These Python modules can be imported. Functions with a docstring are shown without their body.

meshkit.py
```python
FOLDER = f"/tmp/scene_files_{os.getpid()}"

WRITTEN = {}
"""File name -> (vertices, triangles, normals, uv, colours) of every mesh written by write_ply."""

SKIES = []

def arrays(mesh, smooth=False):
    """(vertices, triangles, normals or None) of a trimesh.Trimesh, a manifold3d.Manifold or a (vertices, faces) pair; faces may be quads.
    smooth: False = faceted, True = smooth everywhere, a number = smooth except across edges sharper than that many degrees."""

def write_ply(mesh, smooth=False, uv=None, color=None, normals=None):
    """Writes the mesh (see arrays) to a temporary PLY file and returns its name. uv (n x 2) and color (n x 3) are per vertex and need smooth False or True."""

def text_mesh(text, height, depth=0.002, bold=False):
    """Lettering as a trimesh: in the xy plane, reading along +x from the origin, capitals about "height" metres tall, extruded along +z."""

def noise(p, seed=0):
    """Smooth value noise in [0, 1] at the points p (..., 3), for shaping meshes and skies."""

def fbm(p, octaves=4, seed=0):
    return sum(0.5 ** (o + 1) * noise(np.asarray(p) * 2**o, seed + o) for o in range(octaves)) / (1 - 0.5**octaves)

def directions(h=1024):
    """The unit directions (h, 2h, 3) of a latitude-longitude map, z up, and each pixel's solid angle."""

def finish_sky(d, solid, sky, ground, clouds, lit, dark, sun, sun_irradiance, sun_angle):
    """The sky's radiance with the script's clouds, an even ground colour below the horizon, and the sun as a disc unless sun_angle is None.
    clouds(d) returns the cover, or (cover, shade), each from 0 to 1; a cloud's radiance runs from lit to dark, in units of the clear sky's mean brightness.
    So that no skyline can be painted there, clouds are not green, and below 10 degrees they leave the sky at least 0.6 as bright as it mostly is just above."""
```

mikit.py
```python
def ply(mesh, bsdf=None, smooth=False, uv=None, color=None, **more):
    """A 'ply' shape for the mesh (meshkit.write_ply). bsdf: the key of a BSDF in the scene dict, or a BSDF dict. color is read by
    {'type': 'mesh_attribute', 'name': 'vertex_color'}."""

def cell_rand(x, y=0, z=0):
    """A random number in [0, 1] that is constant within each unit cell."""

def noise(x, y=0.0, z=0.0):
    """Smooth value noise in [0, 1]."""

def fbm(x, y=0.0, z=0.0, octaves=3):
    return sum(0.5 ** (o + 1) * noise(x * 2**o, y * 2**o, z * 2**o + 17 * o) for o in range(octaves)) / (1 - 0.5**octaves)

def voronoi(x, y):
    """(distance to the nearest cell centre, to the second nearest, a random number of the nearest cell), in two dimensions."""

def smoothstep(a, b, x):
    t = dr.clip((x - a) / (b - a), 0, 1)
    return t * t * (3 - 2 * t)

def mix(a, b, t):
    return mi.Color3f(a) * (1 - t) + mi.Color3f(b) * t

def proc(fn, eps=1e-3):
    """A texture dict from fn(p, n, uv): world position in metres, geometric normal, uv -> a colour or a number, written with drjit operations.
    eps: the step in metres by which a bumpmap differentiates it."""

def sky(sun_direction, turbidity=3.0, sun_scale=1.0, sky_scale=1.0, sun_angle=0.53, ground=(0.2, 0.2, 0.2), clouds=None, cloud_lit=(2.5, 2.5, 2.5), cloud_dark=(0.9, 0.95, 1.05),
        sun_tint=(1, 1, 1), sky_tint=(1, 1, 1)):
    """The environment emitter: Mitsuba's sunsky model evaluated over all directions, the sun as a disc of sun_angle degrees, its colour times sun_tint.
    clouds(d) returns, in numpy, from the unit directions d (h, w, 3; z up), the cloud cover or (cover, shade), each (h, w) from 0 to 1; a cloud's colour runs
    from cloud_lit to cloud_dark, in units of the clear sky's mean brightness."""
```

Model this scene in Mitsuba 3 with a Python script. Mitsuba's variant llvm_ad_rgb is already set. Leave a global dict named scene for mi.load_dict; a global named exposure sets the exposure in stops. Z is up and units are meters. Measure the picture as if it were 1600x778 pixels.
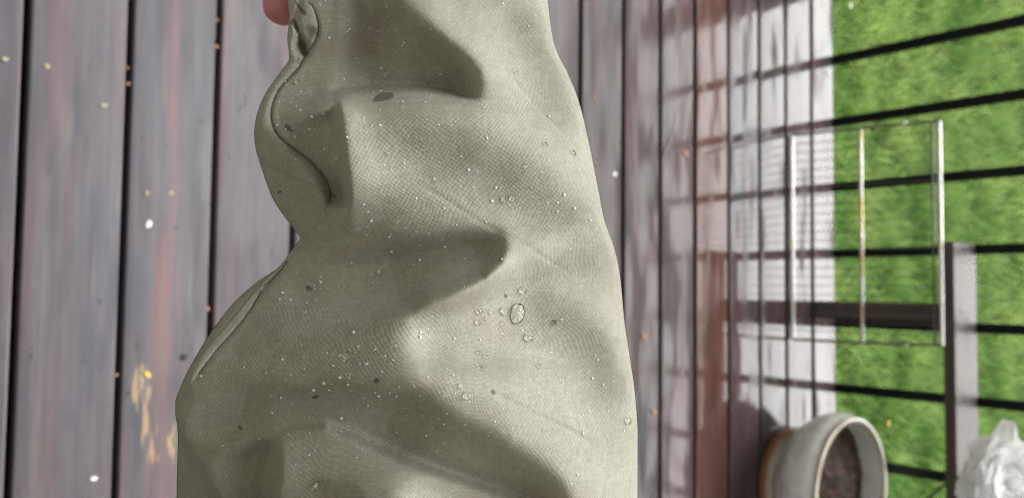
import math
import numpy as np
import scipy.sparse as sp
import scipy.sparse.linalg as spl
from scipy.interpolate import RBFInterpolator
from scipy.ndimage import map_coordinates, gaussian_filter
import trimesh
import manifold3d as m3
import drjit as dr
import mitsuba as mi
import mikit
import meshkit

scene, labels = {}, {}
T = mi.ScalarTransform4f
rng = np.random.default_rng(7)

# ------------------------------------------------------------------ camera, sky, exposure
FOC, PITCH, YAW, ROLL, CAM_H = 1300.4, math.radians(48.77), math.radians(-4.30), math.radians(-2.61), 1.25
CAM = np.array([0.0, 0.0, CAM_H])
SC = CAM_H / 1.02
cp, sn = math.cos(PITCH), math.sin(PITCH)
FWD = np.array([math.sin(YAW) * cp, math.cos(YAW) * cp, -sn])
_r = np.array([math.cos(YAW), -math.sin(YAW), 0.0])
_u = np.cross(_r, FWD)
RGT = math.cos(ROLL) * _r + math.sin(ROLL) * _u      # points down in the picture: the phone was held upright
UPV = -math.sin(ROLL) * _r + math.cos(ROLL) * _u     # points right in the picture

scene['camera'] = {
    'type': 'thinlens', 'fov': math.degrees(2 * math.atan(800 / FOC)), 'fov_axis': 'x',
    'to_world': T().look_at(origin=CAM.tolist(), target=(CAM + FWD).tolist(), up=(-RGT).tolist()),
    'aperture_radius': 0.00118, 'focus_distance': 0.325, 'near_clip': 0.02, 'far_clip': 500.0,
}
SUN = np.array([-0.17, 0.68, 0.71]); SUN /= np.linalg.norm(SUN)      # bright part of the overcast, over the lawn
scene['sky'] = mikit.sky(SUN, turbidity=3, sun_scale=0.3, sun_angle=64, sun_tint=(.81, 1.0, 1.33), clouds=lambda d: 1.0, cloud_lit=(.145, .142, .132),
                         ground=(0.1, 0.14, 0.06))
exposure = 4.3


def ray(x, y):
    return FWD + UPV * ((x - 800) / FOC) + RGT * ((y - 389) / FOC)


def at_z(x, y, z=0.0):
    d = ray(x, y)
    return CAM + d * ((z - CAM_H) / d[2])


def at_y(x, y, Y):
    d = ray(x, y)
    return CAM + d * (Y / d[1])


def at_d(x, y, depth):
    return CAM + ray(x, y) * depth


# ------------------------------------------------------------------ helpers
def rgb(*c):
    return {'type': 'rgb', 'value': [float(v) for v in c]}


def numbered(name):
    if name not in scene and name not in labels:
        return name
    i = 1
    while f'{name}_{i:03d}' in scene or f'{name}_{i:03d}' in labels:
        i += 1
    return f'{name}_{i:03d}'


def obj(name, mesh, mat, parent=None, smooth=False, label=None, kind=None, **kw):
    key = numbered(f'{parent}__{name}' if parent else name)
    scene[key] = mikit.ply(mesh, mat, smooth=smooth, **kw)
    if label or kind:
        labels[key] = {**({'label': label} if label else {}), **({'kind': kind} if kind else {})}
    return key


def thing(name, label, category, group=None):
    key = numbered(name)
    labels[key] = {'label': label, 'category': category, **({'group': group} if group else {})}
    return key


def rbox(size, r=0.002, seg=1):
    """box centred at the origin with chamfered edges"""
    sx, sy, sz = [s / 2 for s in size]
    r = min(r, sx * .8, sy * .8, sz * .8)
    pts = []
    for a in (-1, 1):
        for b in (-1, 1):
            for c in (-1, 1):
                pts += [(a * sx, b * (sy - r), c * (sz - r)), (a * (sx - r), b * sy, c * (sz - r)), (a * (sx - r), b * (sy - r), c * sz)]
    return trimesh.convex.convex_hull(np.array(pts))


def moved(mesh, loc=(0, 0, 0), rot=None, axis=(0, 0, 1)):
    m = mesh.copy()
    if rot:
        m.apply_transform(trimesh.transformations.rotation_matrix(rot, axis))
    m.apply_translation(loc)
    return m


def tube(points, radii, sides=10, cap=True):
    p = np.asarray(points, float)
    rr = np.broadcast_to(radii, (len(p),))
    t = np.gradient(p, axis=0)
    t /= np.linalg.norm(t, axis=1, keepdims=True) + 1e-12
    a = np.cross(t[0], [0.31, 0.2, 0.93]); a /= np.linalg.norm(a)
    vs = []
    ang = np.arange(sides) * 2 * np.pi / sides
    for i in range(len(p)):
        a = a - t[i] * (a @ t[i]); a /= np.linalg.norm(a) + 1e-12
        b = np.cross(t[i], a)
        vs.append(p[i] + rr[i] * (np.cos(ang)[:, None] * a + np.sin(ang)[:, None] * b))
    v = np.vstack(vs); f = []
    n = len(p)
    for i in range(n - 1):
        for j in range(sides):
            k = (j + 1) % sides
            f += [(i * sides + j, i * sides + k, (i + 1) * sides + k), (i * sides + j, (i + 1) * sides + k, (i + 1) * sides + j)]
    if cap:
        c0, c1 = len(v), len(v) + 1
        v = np.vstack([v, p[0], p[-1]])
        for j in range(sides):
            k = (j + 1) % sides
            f += [(c0, k, j), (c1, (n - 1) * sides + j, (n - 1) * sides + k)]
    return trimesh.Trimesh(v, np.array(f), process=False)


def lathe(profile, n=72):
    pr = np.asarray(profile, float)
    ang = np.arange(n) * 2 * np.pi / n
    v = np.stack([pr[:, 0, None] * np.cos(ang), pr[:, 0, None] * np.sin(ang), np.repeat(pr[:, 1, None], n, 1)], -1).reshape(-1, 3)
    f = []
    for i in range(len(pr) - 1):
        for j in range(n):
            k = (j + 1) % n
            f += [(i * n + j, i * n + k, (i + 1) * n + k), (i * n + j, (i + 1) * n + k, (i + 1) * n + j)]
    return trimesh.Trimesh(v, np.array(f), process=True)


def spline(pts, n):
    from scipy.interpolate import CubicSpline
    p = np.asarray(pts, float)
    s = np.r_[0, np.cumsum(np.linalg.norm(np.diff(p, axis=0), axis=1))]
    return CubicSpline(s, p)(np.linspace(0, s[-1], n))


N, F, V, S, MIX, CR = mikit.noise, mikit.fbm, mikit.voronoi, mikit.smoothstep, mikit.mix, mikit.cell_rand

# ------------------------------------------------------------------ deck layout: gaps between boards, from the photograph
GAPS = [28, 193, 333, 457]
RGAPS = [(908, 60), (975, 100), (1033, 130), (1087, 130), (1139, 130), (1187, 130), (1228, 130), (1268, 130), (1303, 200)]
GY = [float(at_z(x, 389)[1]) for x in GAPS]
RY = [float(at_z(x, y)[1]) for x, y in RGAPS]
mid = np.linspace(GY[-1], RY[0], 6)[1:-1].tolist()
GALL = [GY[0] - .135 * k for k in (10, 9, 8, 7, 6, 5, 4, 3, 2, 1)] + GY + mid + RY
EDGE_Y = GALL[-1]
PINK = 0.5 * (RY[3] + RY[4])
GRAYRED = 0.5 * (GY[1] + GY[2])
EXP = [at_z(x, y) for x, y in ((228, 640), (212, 610), (240, 700), (268, 690), (222, 590))]


def plank_id(p):
    i = mi.Float(0)
    for g in GALL:
        i = i + dr.select(p.y > g, 1.0, 0.0)
    return i


def deck_color(p, n, uv):
    i = plank_id(p)
    r1, r2 = CR(i, 3, 1), CR(i, 5, 2)
    grain = F(p.x * 9 + i * 13, p.y * 210, i, octaves=3)
    streak = F(p.x * 3.0 + i * 7, p.y * 60, 2.0, octaves=3)
    blot = F(p.x * 14, p.y * 26, i * 3.1, octaves=3)
    c = MIX((.068, .056, .060), (.088, .066, .068), r1)
    c = MIX(c, (.062, .068, .078), S(.45, .75, F(p.x * 7 + i * 3, p.y * 30, 5.0)) * (.35 + .5 * r2))
    redness = S(.48, .70, F(p.x * 2.6 + i * 5, p.y * 38, 9.0)) * .55
    near = dr.exp(-dr.square((p.y - GRAYRED) / .045))
    pink = dr.exp(-dr.square((p.y - PINK) / .05))
    pink = dr.select(dr.abs(p.y - PINK) < .5 * (RY[4] - RY[3]), 1.0, 0.0)
    c = MIX(c, (.19, .068, .070), dr.minimum(redness * (.30 + 1.25 * near) , 1.0))
    c = c * MIX((.98, .90, .88), (1, 1, 1), 1 - S(.75, 1.35, p.y))
    c = MIX(c, (.115, .044, .032), pink * (.5 + .4 * streak))
    c = c * (.84 + .32 * grain) * (.80 + .4 * blot)
    dryer = 1 - S(.75, 1.35, p.y)                        # drier, paler towards the house
    c = MIX(c, (.112, .103, .119), dryer * .62) * (.76 + .48 * grain)
    c = MIX(c, (.21, .085, .090), dr.minimum(dryer * S(.50, .72, F(p.x * 3.2 + i * 9, p.y * 52, i * 1.3 + 3)) * (.18 + .55 * near), .8))
    c = MIX(c, (.058, .064, .082), dryer * S(.58, .76, F(p.x * 11 + i * 4, p.y * 34, 8.0)) * .38)
    c = MIX(c, (.155, .15, .125), dryer * S(.60, .78, F(p.x * 9 + 2, p.y * 50 + i, 6.0)) * .28)
    # worn-through patches of bare yellow wood, where the stain has peeled
    bare = mi.Float(0)
    for q, (sx, sy) in zip(EXP, ((.055, .007), (.03, .006), (.03, .008), (.03, .006), (.022, .006))):
        bare = dr.maximum(bare, dr.exp(-dr.square((p.x - q[0]) / sx) - dr.square((p.y - q[1]) / sy)))
    bare = S(.30, .75, bare * .75 + (F(p.x * 40, p.y * 300, 4.0) - .5) * 1.3) * S(.05, .35, bare)
    c = MIX(c, (.42, .29, .16), bare * .8)
    knot = S(.80, .86, F(p.x * 40, p.y * 60, i * 2.0))
    c = MIX(c, (.03, .025, .028), knot * .6)
    return c


def deck_rough(p, n, uv):
    i = plank_id(p)
    wet = F(p.x * 5 + i * 3, p.y * 34, i * 1.7, octaves=3)
    far = S(1.15, 1.8, p.y)
    dry = S(.50, .66, wet)
    return dr.clip(MIX(.28, .055, far).x + dry * MIX(.22, .14, far).x, .05, .8)


def deck_spec(p, n, uv):
    i = plank_id(p)
    film = F(p.x * 6 + i * 5, p.y * 34, i * 2.3, octaves=3)
    far = S(.95, 1.5, p.y)
    thr = MIX(.34, .22, S(1.3, 2.1, p.y)).x              # more standing water towards the edge
    gap = (.10 + .90 * S(thr, thr + .26, film)) * MIX(.62, 1.0, S(1.4, 2.2, p.y)).x
    return MIX(.65, gap, far).x


def deck_bump(p, n, uv):
    i = plank_id(p)
    return (.6 * F(p.x * 6 + i * 11, p.y * 200, i, octaves=2) + .35 * F(p.x * 2.2, p.y * 22, i * 2)) * 1.0


scene['deck_wood'] = {'type': 'bumpmap', 'arbitrary': mikit.proc(deck_bump, eps=8e-4), 'scale': 0.00022,
                      'bsdf': {'type': 'blendbsdf', 'weight': mikit.proc(deck_spec),
                               'dry': {'type': 'principled', 'base_color': mikit.proc(deck_color), 'roughness': .6, 'specular': .08},
                               'wet': {'type': 'principled', 'base_color': mikit.proc(deck_color), 'roughness': mikit.proc(deck_rough), 'specular': .42}}}
scene['deck_dark'] = {'type': 'principled', 'base_color': rgb(.035, .028, .025), 'roughness': .7, 'specular': .3}

labels['deck'] = {'label': 'wet stained wooden deck of long parallel boards', 'kind': 'structure'}
TH = .028
for k in range(len(GALL) - 1):
    hg = .0043 if GALL[k] < .9 else .0062
    y0, y1 = GALL[k] + hg, GALL[k + 1] - hg
    if k == len(GALL) - 2:
        y1 = GALL[k + 1]
    w = y1 - y0
    x0, x1 = -3.6 + rng.uniform(-.01, .01), 3.2
    # rounded edges, slightly cupped top, long ripples along the board
    nx, prof = 90, []
    r = .0035
    for a in np.linspace(0, math.pi / 2, 4):
        prof.append((-w / 2 + r - r * math.cos(a), -r + r * math.sin(a)))
    ins = np.linspace(-w / 2 + r, w / 2 - r, 9)[1:-1]
    cup = rng.uniform(-.0012, .0012)
    prof += [(q, cup * (1 - (2 * q / w) ** 2)) for q in ins]
    for a in np.linspace(math.pi / 2, 0, 4):
        prof.append((w / 2 - r + r * math.cos(a), -r + r * math.sin(a)))
    prof += [(w / 2, -TH), (-w / 2, -TH)]
    prof = np.array(prof)
    xs = np.linspace(x0, x1, nx)
    tilt = rng.normal(0, .006)
    v = np.zeros((nx, len(prof), 3))
    v[:, :, 0] = xs[:, None]
    v[:, :, 1] = (y0 + y1) / 2 + prof[:, 0] + .0004 * np.sin(xs * 5 + k)[:, None]
    bend = .0006 * np.sin(xs * rng.uniform(1.5, 3) + rng.uniform(0, 6))
    v[:, :, 2] = prof[:, 1] + prof[:, 0] * tilt + bend[:, None] - .0012
    m = len(prof)
    f = []
    for a in range(nx - 1):
        for b in range(m):
            c = (b + 1) % m
            f += [(a * m + b, (a + 1) * m + b, (a + 1) * m + c), (a * m + b, (a + 1) * m + c, a * m + c)]
    for b in range(1, m - 1):
        f += [(0, b, b + 1), ((nx - 1) * m, (nx - 1) * m + b + 1, (nx - 1) * m + b)]
    mesh = trimesh.Trimesh(v.reshape(-1, 3), np.array(f), process=False)
    mesh.fix_normals()
    obj('board', mesh, 'deck_wood', 'deck', smooth=40)
for x in np.arange(-3.4, 3.3, .42):
    obj('joist', moved(rbox((.04, EDGE_Y - GALL[0] - .10, .18), .003), (x, (EDGE_Y + GALL[0]) / 2 - .02, -TH - .006 - .09)), 'deck_dark', 'deck')
obj('rim_board', moved(rbox((6.8, .036, .19), .004), (-.2, EDGE_Y - .022, -TH - .006 - .095)), 'deck_wood', 'deck')

# ------------------------------------------------------------------ lawn
LAWN_Z = -.65


def lawn_color(p, n, uv):
    a = F(p.x * 3, p.y * 3, 1.0)
    b = F(p.x * 40, p.y * 40, 2.0)
    c = MIX((.05, .10, .02), (.09, .15, .035), a)
    return MIX(c, (.06, .05, .028), S(.5, .75, b) * .5)


scene['lawn_soil'] = {'type': 'principled', 'base_color': mikit.proc(lawn_color), 'roughness': .9, 'specular': .2}
obj('lawn', (np.array([[-150, -150, LAWN_Z], [150, -150, LAWN_Z], [150, 150, LAWN_Z], [-150, 150, LAWN_Z]]), np.array([[0, 1, 2, 3]])), 'lawn_soil')
labels['lawn'] = {'label': 'green lawn below and beyond the deck', 'kind': 'structure'}


def grass_mesh():
    n = 230000
    # denser near the deck; area seen past the railing
    Y = EDGE_Y - .1 + 7.5 * rng.random(n) ** 1.35
    X = (rng.random(n) - .5) * (3.6 + Y * 1.15) - .2 * Y * .3
    pts = np.stack([X, Y, np.zeros(n)], 1)
    clump = meshkit.fbm(pts * 2.6, 3, 3)
    clump2 = meshkit.fbm(pts * 9, 2, 8)
    keep = rng.random(n) < np.clip(.35 + 1.3 * (clump2 - .2), .25, 1)
    pts, clump, clump2 = pts[keep], clump[keep], clump2[keep]
    n = len(pts)
    hgt = (.045 + .07 * rng.random(n)) * (.45 + 1.2 * clump2)
    wd = .0035 + .005 * rng.random(n)
    dirn = rng.random(n) * 2 * np.pi
    lean = (.25 + .9 * rng.random(n)) * hgt
    d = np.stack([np.cos(dirn), np.sin(dirn), 0 * dirn], 1)
    s = np.stack([-np.sin(dirn), np.cos(dirn), 0 * dirn], 1)
    base = pts + [0, 0, LAWN_Z]
    up = np.array([0, 0, 1.0])
    m1 = base + d * (lean * .35)[:, None] + up * (hgt * .6)[:, None]
    tip = base + d * lean[:, None] + up * hgt[:, None]
    v = np.stack([base - s * wd[:, None] / 2, base + s * wd[:, None] / 2, m1 - s * wd[:, None] * .42, m1 + s * wd[:, None] * .42, tip], 1)
    i = np.arange(n)[:, None] * 5
    f = np.concatenate([i + [0, 1, 3], i + [0, 3, 2], i + [2, 3, 4]], 0)
    tone = np.clip(.5 + 1.5 * (clump - .5) + 1.3 * (clump2 - .5) + rng.normal(0, .33, n), 0, 1)
    c = (1 - tone)[:, None] * np.array([.22, .45, .11]) + tone[:, None] * np.array([.58, .74, .28])
    dry = rng.random(n) < .05
    c[dry] = [.26, .24, .11]
    col = np.repeat(c[:, None, :], 5, 1)
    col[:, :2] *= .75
    return v.reshape(-1, 3), f, col.reshape(-1, 3)


scene['grass_blade'] = {'type': 'principledthin', 'base_color': {'type': 'mesh_attribute', 'name': 'vertex_color'}, 'roughness': .5, 'spec_trans': 0.0,
                        'diff_trans': .7, 'eta': 1.4}
gv, gf, gc = grass_mesh()
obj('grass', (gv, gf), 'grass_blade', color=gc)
labels['grass'] = {'label': 'lush short green grass of the lawn', 'category': 'grass', 'kind': 'stuff'}

# ------------------------------------------------------------------ railing at the deck's far edge
scene['black_metal'] = {'type': 'principled', 'base_color': rgb(.004, .006, .007), 'roughness': .42, 'specular': .25}
scene['post_wood'] = {'type': 'bumpmap', 'arbitrary': mikit.proc(lambda p, n, uv: F(p.x * 160, p.y * 160, p.z * 8)), 'scale': 0.0006,
                      'bsdf': {'type': 'principled', 'base_color': mikit.proc(lambda p, n, uv: MIX((.055, .032, .026), (.12, .07, .055), F(p.x * 120, p.y * 120, p.z * 6))),
                               'roughness': .35, 'specular': .5}}
rail = thing('railing', 'railing of thin black metal balusters along the deck edge, lawn behind', 'railing')
BY = EDGE_Y + .0145
feet = [float(at_y(x, y, BY)[0]) for x, y in ((1303, 95), (1306, 192), (1304, 293), (1304, 396), (1305, 504), (1304, 605), (1306, 716))]
step = np.mean(np.diff(feet))
allx = [feet[0] - step * k for k in range(14, 1, -1)] + feet + [feet[-1] + step * k for k in range(1, 14)]
ZT = 1.02
for x in allx:
    obj('baluster', moved(rbox((.026, .026, ZT + .14), .003), (x, BY, (ZT - .14) / 2)), 'black_metal', rail)
obj('top_rail', moved(rbox((6.6, .06, .04), .006), (-.1, BY, ZT + .021)), 'black_metal', rail)
px = float(at_y(1300, -46, BY)[0])
obj('post', moved(rbox((.088, .088, ZT + .20), .006), (px, BY + .036, (ZT - .20) / 2 - .002)), 'post_wood', rail)

# ------------------------------------------------------------------ house wall that the deck is built against, behind the camera
scene['siding_paint'] = {'type': 'principled', 'base_color': mikit.proc(lambda p, n, uv: mikit.mix((.34, .34, .33), (.42, .42, .41), F(p.x * 4, p.z * 60, 2.0))), 'roughness': .6, 'specular': .3}
wall = thing('house_wall', 'grey clapboard house wall at the near edge of the deck behind the photographer', 'wall')
WY = GALL[0] - .03
for q in range(24):
    bd = rbox((8.0, .020, .152), .003)
    bd.apply_transform(trimesh.transformations.rotation_matrix(math.radians(-5), [1, 0, 0]))
    obj('clapboard', moved(bd, (-.2, WY - .012, -.25 + .136 * q)), 'siding_paint', wall)
obj('sheathing', moved(rbox((7.9, .09, 3.6), .003), (-.2, WY - .09, 1.35)), 'siding_paint', wall)

# ------------------------------------------------------------------ low bench at the railing
BENCH_Y, BENCH_Z = 1.793 * CAM_H, .294 * CAM_H


def bench_color(p, n, uv):
    g = F(p.x * 7, p.y * 150, p.z * 150, octaves=3)
    c = MIX((.060, .045, .040), (.125, .100, .090), g)
    return MIX(c, (.035, .03, .03), S(.62, .8, F(p.x * 22, p.y * 40, p.z * 40)) * .7)


def bench_bump(p, n, uv):
    return F(p.x * 8, p.y * 70, p.z * 70)


scene['bench_wood'] = {'type': 'bumpmap', 'arbitrary': mikit.proc(bench_bump, eps=8e-4), 'scale': 0.0006,
                       'bsdf': {'type': 'principled', 'base_color': mikit.proc(bench_color), 'roughness': .38, 'specular': .22}}
bench = thing('wooden_bench', 'low weathered wooden bench with a narrow wet plank top beside the railing', 'bench')
bx0 = float(at_y(1485, 377, BENCH_Y)[0])
BL = 1.3
near_top = at_y(1492, 560, BENCH_Y)[2]
PW = .150
obj('seat_plank', moved(rbox((BL, PW, .028), .003), (bx0 + BL / 2, BENCH_Y + PW / 2, near_top - .014)), 'bench_wood', bench, label='narrow plank top with a wet pale sheen')
lx = float(at_y(1400, 487, BENCH_Y + .02)[0])
for x in (lx, bx0 + BL - (lx - bx0)):
    obj('leg', moved(rbox((.050, .06, near_top - .028), .003), (x, BENCH_Y + .055, (near_top - .028) / 2 + .0005)), 'bench_wood', bench)
for x in (lx, bx0 + BL - (lx - bx0)):
    obj('cross_brace', moved(rbox((.022, .09, .032), .003), (x + .033, BENCH_Y + .06, near_top - .046)), 'bench_wood', bench)
scene['nail_steel'] = {'type': 'principled', 'base_color': rgb(.10, .085, .075), 'roughness': .5, 'metallic': .6}
for dx in (-.008, .012, .0):
    obj('nail', moved(trimesh.creation.cylinder(.0028, .003, sections=10), (lx + dx, BENCH_Y + .03 + 2.2 * (dx + .01), near_top + .0002)), 'nail_steel', bench)

# ------------------------------------------------------------------ wire rack leaning on the bench
def rust(p, n, uv):
    r = S(.46, .66, F(p.x * 30, p.y * 40, p.z * 30))
    mid_ = dr.exp(-dr.square((p.y - RACK_MID[1]) / .012)) * S(.42, .60, F(p.x * 13, p.y * 9, 3.0))
    return MIX((.97, .96, .93), (.70, .45, .15), dr.maximum(r * .25, mid_ * .8))


def rack_metal(p, n, uv):
    return 1.0 - .5 * S(.46, .66, F(p.x * 30, p.y * 40, p.z * 30))


rb0, rb1 = at_z(1238, 212, .006), at_z(1238, 528, .006)
rt0, rt1 = at_y(1470, 190, BENCH_Y - .010), at_y(1470, 541, BENCH_Y - .010)
Yb = (rb0[1] + rb1[1]) / 2
zt = (rt0[2] + rt1[2]) / 2
xa, xb = (rb0[0] + rt0[0]) / 2, (rb1[0] + rt1[0]) / 2
A0, A1 = np.array([xa, Yb, .006]), np.array([xb, Yb, .006])
C0, C1 = np.array([xa, BENCH_Y - .012, zt]), np.array([xb, BENCH_Y - .012, zt])
# where along its slope the middle bar lies
best = min(np.linspace(.2, .8, 61), key=lambda s: abs(((A0 + A1) / 2 * (1 - s) + (C0 + C1) / 2 * s - CAM) @ UPV / (((A0 + A1) / 2 * (1 - s) + (C0 + C1) / 2 * s - CAM) @ FWD) * FOC + 800 - 1346))
RACK_MID = (A0 + A1) / 2 * (1 - best) + (C0 + C1) / 2 * best
scene['rack_steel'] = {'type': 'principled', 'base_color': mikit.proc(rust), 'roughness': .36, 'metallic': .85, 'specular': .9}
scene['rack_wire'] = {'type': 'principled', 'base_color': rgb(.20, .18, .16), 'roughness': .35, 'metallic': .7, 'specular': .5}
rack = thing('wire_rack', 'rectangular wire oven rack with rust stained middle bar leaning against the bench plank', 'rack')
nrm = np.cross(A1 - A0, C0 - A0); nrm /= np.linalg.norm(nrm)
if nrm[1] > 0:
    nrm = -nrm
R1 = .0054
ex = (A1 - A0) / np.linalg.norm(A1 - A0); ey = (C0 - A0) / np.linalg.norm(C0 - A0)


def bar(p0, p1, bend=.012):
    d = (p1 - p0) / np.linalg.norm(p1 - p0)
    return np.vstack([p0 - nrm * bend * .0 + ey * 0.0, p0 + d * bend, p1 - d * bend, p1])


obj('bottom_bar', tube(np.linspace(A0, A1, 24), R1, 12), 'rack_steel', rack, smooth=50)
M0, M1 = A0 * (1 - best) + C0 * best, A1 * (1 - best) + C1 * best
obj('middle_bar', tube(np.linspace(M0, M1, 24), R1 * .9, 12), 'rack_steel', rack, smooth=50, label='middle bar with yellow rust')
obj('top_bar', tube(np.linspace(C0, C1, 24), R1 * 1.05, 12), 'rack_steel', rack, smooth=50)
for P, Q, sg in ((A0, C0, 1), (A1, C1, -1)):
    obj('side_rod', tube(spline([P + nrm * .002, P * .5 + Q * .5 + ex * (-.002 * sg), Q + nrm * .002], 10), .0039, 8), 'rack_wire', rack, smooth=50)
    q = P * .22 + Q * .78
    obj('stop_lug', moved(trimesh.creation.icosphere(2, .0067), q - ex * .004 * sg + nrm * .004), 'rack_steel', rack, smooth=True)
obj('back_bar', tube([C0 * .955 + A0 * .045 - nrm * .004, C1 * .955 + A1 * .045 - nrm * .004], 0.0032, 8), 'rack_wire', rack, smooth=50)
NW = 23
for k in range(1, NW):
    s = k / NW
    a, b = A0 * (1 - s) + A1 * s, C0 * (1 - s) + C1 * s
    obj('wire', tube([a - nrm * .0067, b * .97 + a * .03 - nrm * .0067], .0012, 6), 'rack_wire', rack, smooth=50)

# ------------------------------------------------------------------ glazed planter bowl
def glaze(p, n, uv):
    h = p.z
    run = F(p.x * 16, p.y * 16, p.z * 30)
    c = MIX((.74, .74, .70), (.88, .89, .85), S(.3, .7, run))
    c = MIX(c, (.22, .21, .17), (1 - S(.034, .125, h + .07 * (run - .5))) * .85)
    c = c * (.80 + .35 * F(p.x * 45, p.y * 45, p.z * 22))
    c = MIX(c, (.22, .085, .025), (1 - S(.020, .037, h + .024 * (run - .5))))
    c = MIX(c, (.36, .25, .14), S(POT_H - .010, POT_H - .003, h) * (.45 + .55 * run))
    c = MIX(c, (.20, .10, .04), dr.exp(-dr.square((h - .040) / .007)) * S(.35, .6, F(p.x * 12, p.y * 12, 5.0)) * .8)
    sp_ = S(.72, .8, N(p.x * 260, p.y * 260, p.z * 260))
    return MIX(c, (.16, .12, .07), sp_ * .35)


POT_H = .15 * CAM_H
pz = POT_H
pc = at_z(1331, 768, pz)
PR = .5 * 232 / FOC * np.dot(pc - CAM, FWD)
scene['glazed_clay'] = {'type': 'principled', 'base_color': mikit.proc(glaze), 'roughness': .2, 'specular': .9, 'clearcoat': .6, 'clearcoat_gloss': .85}
scene['potting_soil'] = {'type': 'bumpmap', 'arbitrary': mikit.proc(lambda p, n, uv: F(p.x * 90, p.y * 90, 1.0)), 'scale': .004,
                         'bsdf': {'type': 'principled', 'base_color': mikit.proc(lambda p, n, uv: MIX((.04, .028, .023), (.13, .072, .05), S(.4, .75, F(p.x * 70, p.y * 70, 3.0)))),
                                  'roughness': .85}}
pot = thing('planter_bowl', 'round cream glazed ceramic planter bowl with brown foot and dark soil, standing on the deck', 'planter')
H, R = POT_H, PR
body = [(0, .005), (R * .62, .004), (R * .70, .0), (R * .745, .004), (R * .755, .018), (R * .735, .030), (R * .70, .038), (R * .72, .044), (R * .82, .062), (R * .93, .090), (R * 1.01, .120), (R * 1.04, .142),
        (R * 1.03, H - .026), (R * .995, H - .016), (R * .975, H - .012), (R * .985, H - .008), (R * 1.0, H - .003), (R * .995, H + .002), (R * .97, H + .004), (R * .93, H + .003), (R * .905, H - .003), (R * .90, H - .014),
        (R * .945, .135), (R * .94, .11), (R * .8, .06), (0, .05)]
pm = lathe(body, 96)
base = np.array([pc[0], pc[1], .0015])
obj('bowl', moved(pm, base), 'glazed_clay', pot, smooth=50)
sv = lathe([(0, H - .030), (R * .3, H - .050), (R * .6, H - .054), (R * .8, H - .058), (R * .93, H - .062)], 96)
sv = sv.subdivide().subdivide()
nz = meshkit.fbm(np.array(sv.vertices) * 60, 3, 5)
sv.vertices[:, 2] += (nz - .5) * .018
sv.invert()
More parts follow.
